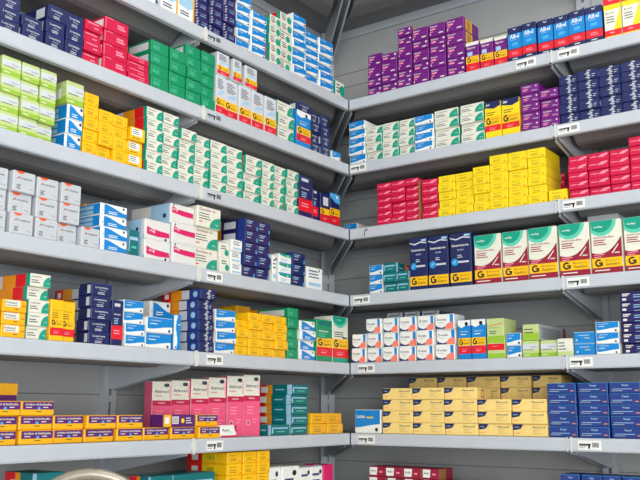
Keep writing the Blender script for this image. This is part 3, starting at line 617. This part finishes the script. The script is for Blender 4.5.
G('L', 1, a_navy, 'navy', [(311.5, 320.5), (321, 329.5)], 4, (321, 115, 4), 'small navy carton near the corner', D=0.1)
G('L', 1, a_wave, 'white', [(331, 340)], 1, 0.04, 'small blue and white carton at corner end', D=0.1)
# ---- left wall, third shelf
G('L', 2, a_lime, 'limelt', [(-22, -3.5), (-3, 17), (17.5, 36), (36.5, 53)], 4, (17.5, 60, 4), 'lime and white carton in tall rows', D=0.16)
hw = G('L', 2, a_wave_low, 'white', [(64, 81)], 3, (65, 103, 3), 'blue wave carton under a lime box', D=0.17, side_col='blue')
G('L', 2, a_lime, 'limelt', [(65, 83)], 1, 0.074, 'single lime carton lying on blue wave boxes', base=3*hw+0.002, D=0.17)
G('L', 2, a_yellow, 'yellow', [82, 97, 111.5, 127], [5, 4, 4], (97, 108, 4), 'plain yellow carton', D=0.15)
G('L', 2, a_yellowlab, 'yellow', [(128, 143)], 3, (129, 126, 3), 'yellow carton with white label', D=0.15)
G('L', 2, a_tealcirc, 'cream', [145, 161.5, 178, 194, 209.5, 226.5, 243], [6, 6, 5, 5, 5, 5], (145, 105, 6), 'cream carton with teal quarter disc, large', D=0.17)
G('L', 2, a_tealcirc, 'cream', [243.5, 260, 273, 285.5, 297.5], [5, 5, 5, 5], (260, 168, 4), 'cream carton with teal quarter disc, small', D=0.15) if False else \
G('L', 2, a_tealcirc, 'cream', [243.5, 260, 273, 285.5, 297.5], [5, 5, 5, 5], (260, 160.5, 5), 'cream carton with teal quarter disc, small', D=0.15)
G('L', 2, a_navyred, 'navy', [(299, 313)], 1, (299, 173.5, 1), 'large navy carton with red foot', D=0.12)
G('L', 2, a_navyred, 'navy', [(313.5, 319.5)], 1, (314, 188, 1), 'narrow navy carton with red foot', D=0.1)
G('L', 2, a_gnavywhite, 'navy', [(321, 330.5)], 1, (321, 192, 1), 'navy generic carton with yellow and red bands', D=0.1)
G('L', 2, a_gnavyblue, 'navy', [(331, 341)], 1, (331, 192, 1), 'navy and blue generic carton with yellow red bands', D=0.1)
# ---- left wall, fourth shelf
G('L', 3, a_xopl, 'silver', [(-43, -20), (-19.5, 5.5), (7.5, 31), (33.5, 56), (57.5, 78), (79, 98)], [3, 3, 3, 3, 3, 1], (8, 169, 3), 'pale grey carton with orange cap', D=0.1)
G('L', 3, a_yellowlab, 'orange', [(80, 92)], 2, (84, 204, 2), 'orange carton behind grey boxes', d=0.17, D=0.12)
G('L', 3, a_wave_low, 'white', [(98.5, 126)], 4, (99.5, 202, 4), 'blue wave carton with white edge', D=0.14, side_col='blue')
G('L', 3, a_teal, 'tealdk', [(127.5, 138.5)], 1, (129, 229, 1), 'dark teal carton between blue and white boxes', d=0.03, D=0.15)
G('L', 3, a_pinkband, 'warmwhite', [(143, 169.5)], 2, (144, 218, 2), 'white carton with crimson band, left pair', D=0.17)
G('L', 3, a_pinkband_up, 'warmwhite', [(170, 194.5)], 3, (170, 202, 3), 'white carton with crimson band, tall stack', D=0.2)
G('L', 3, a_bigteal, 'cream', [(195, 219)], 3, (195, 204.5, 3), 'cream carton with maroon title and teal corner', D=0.16)
hs = G('L', 3, a_smallteal, 'cream', [(219.5, 229.5)], 2, (219.5, 242, 2), 'small cream carton with teal spot', D=0.1)
G('L', 3, a_plainwhite, 'white', [(230, 241)], 3, (230, 239, 3), 'small white carton with blue lines', D=0.1)
G('L', 3, a_violetwhite, 'violet', [243.5, 257, 270], 5, (244, 218, 5), 'violet carton with pale bars', D=0.2)
G('L', 3, a_plainwhite, 'white', [(272, 276.5)], 1, (272, 255, 1), 'thin white carton on end', D=0.1)
G('L', 3, a_whiteteal, 'white', [(278.5, 291)], 3, (278, 253, 3), 'white carton with teal top', D=0.12)
G('L', 3, a_violetwhite, 'navy', [(292, 305)], 3, (292, 252, 3), 'navy carton near the corner', D=0.12)
G('L', 3, a_plainwhite, 'white', [(307, 323)], 1, (307, 266, 1), 'large white carton near the corner', D=0.12)
# ---- left wall, fifth shelf
G('L', 4, a_yprob, 'gold', [(-28, -3), (-1, 24)], 3, (1, 299, 3), 'yellow carton with cream label', D=0.13)
G('L', 4, a_tealcirc, 'cream', [(25, 47)], 5, (26, 273, 5), 'cream carton with teal quarter disc', D=0.19)
G('L', 4, a_gyellow, 'yellow', [47.5, 61.5, 76], 1, (48, 299, 1), 'yellow generic carton with red band', D=0.1)
G('L', 4, a_navy, 'navy', [(88.5, 110)], 5, (90, 283, 5), 'navy carton with white name', D=0.06)
G('L', 4, a_script_striped, 'navy', [(86, 102)], 5, (86, 287, 5), 'navy striped-side carton behind other navy boxes', d=0.085, D=0.17)
G('L', 4, a_navyred, 'navy', [(110.5, 122.5)], 1, (111, 299.5, 1), 'upright navy carton with red foot', D=0.06)
G('L', 4, a_wave, 'white', [(123.5, 144)], 4, (124, 299.5, 4), 'blue and white wave carton, thin', D=0.15)
hm = G('L', 4, a_wave, 'white', [(145, 171.5)], 2, (146, 316.5, 2), 'blue and white wave carton, wide', D=0.09)
G('L', 4, a_wave_low, 'white', [(147, 168)], 3, (150, 301, 3), 'white and blue carton behind wide ones', d=0.13, D=0.15)
G('L', 4, a_vert, 'blue', [(172.5, 180.5)], 1, (173, 314, 1), 'narrow upright blue carton beside wide wave boxes', D=0.08, jit=0.2)
G('L', 4, a_script_striped, 'navy', [(197.5, 213.5)], 6, (198, 289, 6), 'navy scribble carton with striped side', D=0.2)
G('L', 4, a_wave, 'white', [(215, 235.5)], 4, (215, 309, 4), 'blue and white wave carton beside navy scribble boxes', D=0.16)
G('L', 4, a_yellow, 'yellow', [236, 248, 261.5, 274, 287], [4, 5, 5, 5], (262, 314.5, 5), 'plain yellow carton', D=0.17)
G('L', 4, a_yellow, 'gold', [(235, 250)], 5, 0.043, 'golden carton behind yellow ones', d=0.205, D=0.1)
G('L', 4, a_green, 'green', [(287.5, 298.5)], 5, (288, 308, 5), 'green carton in one stack', D=0.2)
G('L', 4, a_wave_low, 'white', [(299, 315)], 4, (299, 320.5, 4), 'blue and white wave carton near the corner', D=0.14)
G('L', 4, a_ggreen, 'green', [(315.5, 331.5)], 1, (316, 319, 1), 'tall green generic carton with yellow red bands', D=0.12)
G('L', 4, a_gteal, 'cream', [(332.5, 348.5)], 1, (332.5, 315.5, 1), 'tall cream and teal generic carton', D=0.1)
# ---- left wall, sixth shelf
G('L', 5, a_ypurple, 'gold', [(-52, -19), (-18, 16.5), (18, 52.5), (53.5, 84.5), (85.5, 115.5), (116.5, 143), (144, 170), (171, 195.5), (196.5, 218)], [3, 3, 3, 2, 2, 2, 1, 1, 1], (18, 401.5, 3), 'yellow and purple carton', D=0.066)
h5 = (inv('L', 0.014, 18, 401.5)[1]-ZT[5])/3
G('L', 5, a_ypurple_end, 'plum', [(163, 195.5)], 1, h5, 'purple carton with barcode end lying on yellow ones', base=h5+0.001, D=0.066)
G('L', 5, a_ypurple, 'gold', [(197, 219)], 1, h5, 'yellow and purple carton beside barcode one', base=h5+0.001, D=0.066)
G('L', 5, a_plumtall, 'plum', [(-18, 13)], 1, (5, 383, 1), 'tall purple carton with golden top behind yellow ones', d=0.14, D=0.1)
G('L', 5, a_whitered, 'white', [(218.5, 235)], 1, (219, 425.5, 1), 'small white carton with red foot', D=0.04)
# six tall cartons in one row that runs slightly askew, its right end nearest the shelf edge
pa, pb = inv('L', 0.150, 150.5, z=ZT[5]), inv('L', 0.046, 260.5, z=ZT[5])
pth = math.atan2(0.150-0.046, pa-pb); pw = math.hypot(pa-pb, 0.104)/6
pink_h = inv('L', 0.06, 240, 374.5)[1] - ZT[5]
c = Carton(pw-0.003, 0.055, pink_h, 'L', 'cream', 'pink'); a_pinktall(c); pink_me = c.mesh()
for k in range(6):
    o = bpy.data.objects.new('medicine_box', pink_me); C.collection.objects.link(o)
    o.location = W('L', pa - (pa-pb)*k/6 - 0.0015, 0.150 - 0.104*k/6 + (0.003 if k % 2 else 0), ZT[5]+0.0002); o.rotation_euler = (0, 0, ROT['L'] - pth)
    o.scale = (1, 1, (inv('L', 0.150-0.104*k/6, 150+18.3*k, [381, 380, 378.5, 377, 375.5, 374.5][k])[1]-ZT[5])/pink_h)
    tag(o, 'tall pink and white carton, %s from left in the row of six, sixth left shelf' % COL[k], 'medicine box', 'tall pink cartons on the sixth left shelf')
G('L', 5, a_teal, 'tealdk', [(292, 309.5)], 5, (292, 385, 5), 'dark teal carton with red side', D=0.2)
G('L', 5, a_teal, 'tealdk', [(272, 291)], 1, (272, 425, 1), 'low dark teal carton beside the teal stack', D=0.12)
G('L', 5, a_yellow, 'gold', [310.5, 327, 343], 2, (311, 413.5, 2), 'golden yellow carton near the corner', D=0.12)
# ---- left wall, lowest shelf (cut by the frame)
G('L', 6, a_teal, 'tealdk', [(32, 62)], 2, (35, 474, 2), 'teal carton behind the metal hoop', D=0.15)
G('L', 6, a_teal, 'tealdk', [148, 171, 194, 216], 2, (171, 475.5, 2), 'teal carton left of yellow stacks', d=0.02, D=0.1)
G('L', 6, a_barcodeside, 'yellow', [226.5, 242, 255.5, 268], 6, (227, 453.5, 6), 'yellow carton with barcode side', D=0.2, d=0.02)
G('L', 6, a_barcodeside, 'yellow', [(181, 197)], 6, 0.0245, 'yellow carton behind teal ones', d=0.24, D=0.16)
G('L', 6, a_whiteblue, 'white', [269.5, 281, 299], 1, (282, 467, 1), 'white carton with blue wave foot', D=0.12)
G('L', 6, a_plainwhite, 'white', [299.5, 310.5, 322.5], 1, (300, 468, 1), 'white carton with blue lines', D=0.12)
G('L', 6, a_pinkband, 'magenta', [(324, 334)], 1, (324, 465, 1), 'magenta and white carton near the corner', D=0.1)

# ---- right wall, top shelf
PB = [(a_purple, 'purple', None), (a_purplesmall, 'purple', None)]
zt = inv('R', 0.014, 447, 21)[1] - ZT[0]
big = zt/(3+2*0.70); sm = big*0.70
PV = {'b': (a_purple, 'purple', big), 's': (a_purplesmall, 'purple', sm)}
G('R', 0, a_purple, 'purple', [(367, 381), (381.5, 397.5), (398, 412.5), (413, 429.5), (430, 446.5), (447, 465.5)], ['ssbb', 'ssbs', 'ssbbss', 'bsbsb', 'bbssb', 'ssbbb'], big, 'purple carton with pink mark', D=0.15, variants=PV)
G('R', 0, a_gpurple, 'purple', [467, 480.5, 494, 507.5], 1, (467, 44, 1), 'white-topped purple generic carton with red foot', D=0.12)
G('R', 0, a_albel, 'navy', [508.5, 523.3, 538, 554, 570, 586.5, 604], 1, (570, 12.5, 1), 'blue Albel carton with red band', D=0.1)
G('R', 0, a_whiteyellow, 'cream', [605, 623, 642, 661], 1, (605, -3, 1), 'cream carton with red and yellow bands', D=0.1)
# ---- right wall, second shelf
G('R', 1, a_wave, 'white', [(350, 366)], 5, (350, 124, 5), 'blue and white carton at corner end', D=0.12)
G('R', 1, a_tealcirc, 'cream', [366.5, 383, 399.2, 415], 4, (366.5, 128, 4), 'cream carton with teal quarter, small', D=0.14)
G('R', 1, a_wave, 'white', [(415.5, 434)], 4, (416, 117.5, 4), 'blue and white carton between cream ones', D=0.14)
G('R', 1, a_tealcirc, 'cream', [(435, 459.5), (461, 485)], 4, (435, 112, 4), 'cream carton with teal quarter, wide', D=0.14)
G('R', 1, a_gyelnavy, 'lemon', [485.5, 502, 520.5], 1, (502, 99.5, 1), 'yellow generic carton with navy top', D=0.1)
G('R', 1, a_violetbox, 'purple', [521.5, 540.5, 560], [5, 4], (521.5, 86, 5), 'purple carton with white title', D=0.15)
G('R', 1, a_script, 'navy', [560.5, 580, 601, 623, 646, 669], 5, (561, 77, 5), 'navy carton with white scribble', D=0.15)
# ---- right wall, third shelf
G('R', 2, a_wave, 'white', [(344, 357)], 1, 0.055, 'small blue carton lying at the corner', d=0.12, D=0.1)
G('R', 2, a_crimsonwave, 'crimson', [377, 391.3, 405.5, 419.5], [6, 6, 6], (377, 185, 6), 'crimson carton left of divider', D=0.14)
G('R', 2, a_crimsonwave, 'crimson', [(422.2, 438.5)], 5, (422.2, 181, 5), 'crimson carton right of divider', D=0.14)
G('R', 2, a_yellow, 'lemon', [439, 456, 474], [5, 5], (439, 177, 5), 'yellow carton in lower left part', D=0.16)
G('R', 2, a_yellow, 'lemon', [474.5, 491, 509.5, 528.7, 547.5], [5, 6, 6, 6], (528.7, 150, 6), 'yellow carton in taller part', D=0.16)
G('R', 2, a_yellow, 'lemon', [(548.3, 567.5)], 1, (548.3, 190.5, 1), 'single low yellow carton beside tall yellow stack', D=0.12)
G('R', 2, a_crimsonwave, 'crimson', [(552, 567)], 5, 0.031, 'crimson carton behind low yellow one', d=0.19, D=0.12)
G('R', 2, a_crimsonwave, 'crimson', [569.5, 589.5, 611, 631.5, 652, 674], [5, 5, 5, 6, 6], (569.5, 157.5, 5), 'crimson carton in right block', D=0.14)
# ---- right wall, fourth shelf
G('R', 3, a_wave, 'white', [(369.5, 383)], 3, (369.5, 266, 3), 'small blue and white carton', D=0.12)
G('R', 3, a_teal, 'tealdk', [384, 397.3, 410], [3, 2], (384, 264, 3), 'small teal carton', D=0.14)
G('R', 3, a_gnavybig, 'navy', [(410.5, 428.5), (429, 449.5), (451, 473)], 1, (451, 234, 1), 'navy generic carton with blue badge', D=0.1)
G('R', 3, a_gmaroon, 'cream', [(474.5, 502), (503, 529), (530, 559.5), (561, 592), (592.5, 624), (625, 658)], 1, (530, 229, 1), 'maroon and cream generic carton with teal medallion', D=0.1)
G('R', 3, a_tealwhite_flat, 'greylt', [(590, 622)], 1, 0.27, 'pale carton with teal arc, behind maroon ones', d=0.14, D=0.1)
# ---- right wall, fifth shelf
G('R', 4, a_dorx, 'white', [(351.5, 366), (367, 382), (383, 398.5), (399.5, 416.5), (417.5, 434.5), (436, 455.5)], [2, 3, 3, 3, 3, 3], (436, 315, 3), 'white carton with blue and salmon corner', D=0.1)
G('R', 4, a_plainwhite, 'grey', [(388, 404), (405, 421), (422, 440)], 3, (405, 312.5, 3), 'grey carton behind salmon-cornered ones', d=0.13, D=0.16, side_col='ink')
G('R', 4, a_gblue, 'blue', [(458, 471.3), (472, 487)], 1, (472, 319.5, 1), 'blue generic carton with red band', D=0.1)
G('R', 4, a_glime, 'limelt', [(488, 506)], 1, (488, 319, 1), 'upright lime carton with red band', D=0.12)
G('R', 4, a_wave, 'white', [(506.8, 522)], 2, (507, 333.5, 2), 'small blue and white carton beside lime ones', D=0.12)
G('R', 4, a_lime, 'limelt', [(523, 539.5)], 1, 0.062, 'low lime carton under the deep one', D=0.2)
G('R', 4, a_limeside, 'limelt', [(523, 540)], 1, (523, 325, 1) if False else 0.062, 'deep lime carton with printed brown side', base=0.063, D=0.28)
G('R', 4, a_lime, 'limelt', [(540.5, 557.5)], 1, (540.5, 340.5, 1), 'lime carton right of the deep one', D=0.14)
G('R', 4, a_limewhite, 'cream', [(558, 574)], 1, (558, 339, 1), 'cream and lime carton beside blue ones', D=0.12)
G('R', 4, a_skybox, 'blue', [(574.5, 596)], 2, (575, 332.5, 2), 'bright blue carton with yellow dosage', D=0.14)
G('R', 4, a_wave, 'white', [(597, 621)], 3, (597, 322.5, 3), 'blue and white wave carton, right of blue ones', D=0.14)
G('R', 4, a_violetlong, 'violet', [(623, 652), (653, 683)], 6, (623, 293, 6), 'violet carton with white block', D=0.14)
# ---- right wall, sixth shelf
G('R', 5, a_bluewhite, 'white', [(354.5, 381)], 1, (354.5, 409.7, 1), 'bright blue and white carton at corner end', D=0.12)
hf = G('R', 5, a_flav, 'tan', [382.5, 413, 445, 478.5, 512.5, 548.5], [4, 4, 4, 3, 3], (445, 388, 4), 'tan Flavonid carton in front', D=0.13)
G('R', 5, a_flav, 'tan', [(409, 437), (438, 466.5), (467.5, 501), (502, 533), (534.5, 564)], 5, hf, 'tan Flavonid carton at the back', d=0.17, D=0.13)
G('R', 5, a_venyr, 'navybright', [(549, 578.5), (579.3, 610.6), (611.5, 644), (645, 680)], 5, (549, 384, 5), 'royal blue Venyr carton', D=0.14)
# ---- right wall, lowest shelf (cut by the frame)
G('R', 6, a_maroonwhite, 'maroon', [368.5, 386, 404.5, 422.5, 440], [4, 4, 4, 4], (368.5, 466.5, 4), 'maroon and white carton', D=0.12, d=0.03)
G('R', 6, a_maroonwhite, 'maroon', [(440.5, 456), (457, 473), (474, 491)], 3, 0.039, 'maroon and white carton, lower part', D=0.12, d=0.03)
G('R', 6, a_venyr, 'navybright', [(562, 582), (583, 604), (605, 624), (625, 645)], 4, (562, 474.5, 4), 'dark blue carton with pale name', D=0.12, d=0.03)

# cardboard divider on the third right shelf
a = inv('R', 0.014, 420.0, z=ZT[2]); bm = bmesh.new(); box(bm, 0, 0.0045, 0, 0.15, 0, inv('R', 0.014, 420.0, 180.5)[1]-ZT[2])
o = link('shelf_divider', bm, P('board')); o.location = W('R', a, 0.008, ZT[2]+0.0002); o.rotation_euler = (0, 0, ROT['R'])
tag(o, 'thin brown cardboard divider between crimson stacks on third right shelf', 'divider')

# ------------------------------------------------------------------ the 300 cartons that show largest stay things; the small rest becomes one mass
bpy.context.view_layer.update(); dg = bpy.context.evaluated_depsgraph_get()
def shown(o):
    """picture area of the carton's front times the share of it that is in frame and unhidden"""
    mw = o.matrix_world; xs = [v[0] for v in o.bound_box]; zs = [v[2] for v in o.bound_box]
    x0, x1, z0, z1 = min(xs), max(xs), min(zs), max(zs); n = hit = 0; pr = []
    for X, Z in ((x0, z0), (x1, z0), (x1, z1), (x0, z1)):
        q = mw @ Vector((X, 0, Z)) - CAM; k = FPX/q.dot(FW); pr.append((320+q.dot(RT)*k, 240-q.dot(UP)*k))
    ar = 0.5*abs(sum(pr[i][0]*pr[(i+1) % 4][1]-pr[(i+1) % 4][0]*pr[i][1] for i in range(4)))
    for fu in (0.1, 0.37, 0.63, 0.9):
        for fv in (0.12, 0.37, 0.63, 0.88):
            p = mw @ Vector((x0+(x1-x0)*fu, -0.001, z0+(z1-z0)*fv)); dv = p - CAM; k = FPX/dv.dot(FW)
            x, y = 320+dv.dot(RT)*k, 240-dv.dot(UP)*k; n += 1
            if not (0 <= x <= 640 and 0 <= y <= 480): continue
            ok, loc, nn, ix, ob, mm = C.ray_cast(dg, CAM, dv.normalized(), distance=dv.length+0.01)
            if ok and ob.name == o.name: hit += 1
    return ar*hit/n
cart = [o for o in bpy.data.objects if o.name.startswith('medicine_box')]
rank = sorted(cart, key=shown, reverse=True)
MASS = rank[300:]
bm = bmesh.new(); mats = []
for o in MASS:
    me = o.data; t0 = len(bm.faces); remap = []
    for m in me.materials:
        if m not in mats: mats.append(m)
        remap.append(mats.index(m))
    tmp = me.copy(); tmp.transform(o.matrix_world); bm.from_mesh(tmp); bpy.data.meshes.remove(tmp)
    bm.faces.ensure_lookup_table()
    for k in range(t0, len(bm.faces)): bm.faces[k].material_index = remap[bm.faces[k].material_index]
o = link('medicine_boxes', bm, mats)
o['kind'] = 'stuff'; o['label'] = 'the many smaller medicine cartons stacked along the shelves of both walls'; o['category'] = 'medicine boxes'
for q in MASS: bpy.data.objects.remove(q)
for me in list(bpy.data.meshes):
    if me.users == 0: bpy.data.meshes.remove(me)

# ------------------------------------------------------------------ ceiling lights (above the frame)
for i, (lx, ly) in enumerate(LAMPS):
    t = empty('ceiling_light', (lx, ly, 4.0)); tag(t, '%s ceiling light panel %s the shelves' % (['left', 'right', 'left', 'right'][i], ['close to', 'close to', 'far from', 'far from'][i]), 'light', 'ceiling light panels')
    bm = bmesh.new(); box(bm, -0.62, 0.62, -0.32, 0.32, -0.04, -0.0005); link('housing', bm, CLIP, t)
    bm = bmesh.new(); box(bm, -0.59, 0.59, -0.29, 0.29, -0.045, -0.0405); link('diffuser', bm, mat('lit_diffuser', (250, 250, 246), emit=3), t)

# ------------------------------------------------------------------ step ladder with a looped handrail, its hoop peeking into the frame
def tube(name, pts, r, m, parent, cyclic=False):
    cu = bpy.data.curves.new(name, 'CURVE'); cu.dimensions = '3D'; cu.bevel_depth = r; cu.bevel_resolution = 4
    sp = cu.splines.new('POLY'); sp.points.add(len(pts)-1)
    for q, p in zip(sp.points, pts): q.co = (*p, 1)
    sp.use_cyclic_u = cyclic; cu.use_fill_caps = True
    o = bpy.data.objects.new(name, cu); C.collection.objects.link(o); bpy.context.view_layer.update()
    me = bpy.data.meshes.new_from_object(o.evaluated_get(bpy.context.evaluated_depsgraph_get())); bpy.data.objects.remove(o)
    me.materials.clear(); me.materials.append(m)
    for p in me.polygons: p.use_smooth = True
    o = bpy.data.objects.new(name, me); C.collection.objects.link(o); o.parent = parent; return o
CHR = mat('brushed_beige_steel', (176, 166, 150), rough=0.28, metal=0.6, var=0.04, scale=20)
dist = 2.1; ray = FW + RT*((91-320)/FPX) - UP*((474-240)/FPX)
pt = CAM + ray*(dist/ray.dot(FW)); top = pt.z
t = empty('step_ladder', (pt.x, pt.y, 0), -0.15); tag(t, 'step ladder with looped beige metal handrail below the left shelves', 'ladder')
hw_ = 0.13
pts = [(-hw_-0.02, 0.0, 0.0), (-hw_-0.02, 0.0, top-0.14)] + [((hw_+0.02)*math.cos(math.radians(x)), 0.0, top-0.135+0.135*math.sin(math.radians(x))) for x in range(180, -1, -10)] + [(hw_+0.02, 0.0, top-0.14), (hw_+0.02, 0.0, 0.0)]
tube('handrail', pts, 0.0135, CHR, t)
for sx in (-1, 1): tube('leg', [(sx*(hw_+0.02), 0.02, 0.66), (sx*(hw_+0.05), 0.42, 0.0)], 0.012, CHR, t)
for k, zz in enumerate((0.22, 0.44, 0.66)):
    bm = bmesh.new(); box(bm, -hw_, hw_, -0.16+0.04*k, 0.03, zz-0.02, zz); link('step', bm, METAL, t)
    # steps are carried by side brackets
    for sx in (-1, 1):
        bm = bmesh.new(); box(bm, sx*hw_-0.01, sx*hw_+0.01, -0.02, 0.02, zz-0.03, zz+0.01); link('step_bracket', bm, CHR, t)
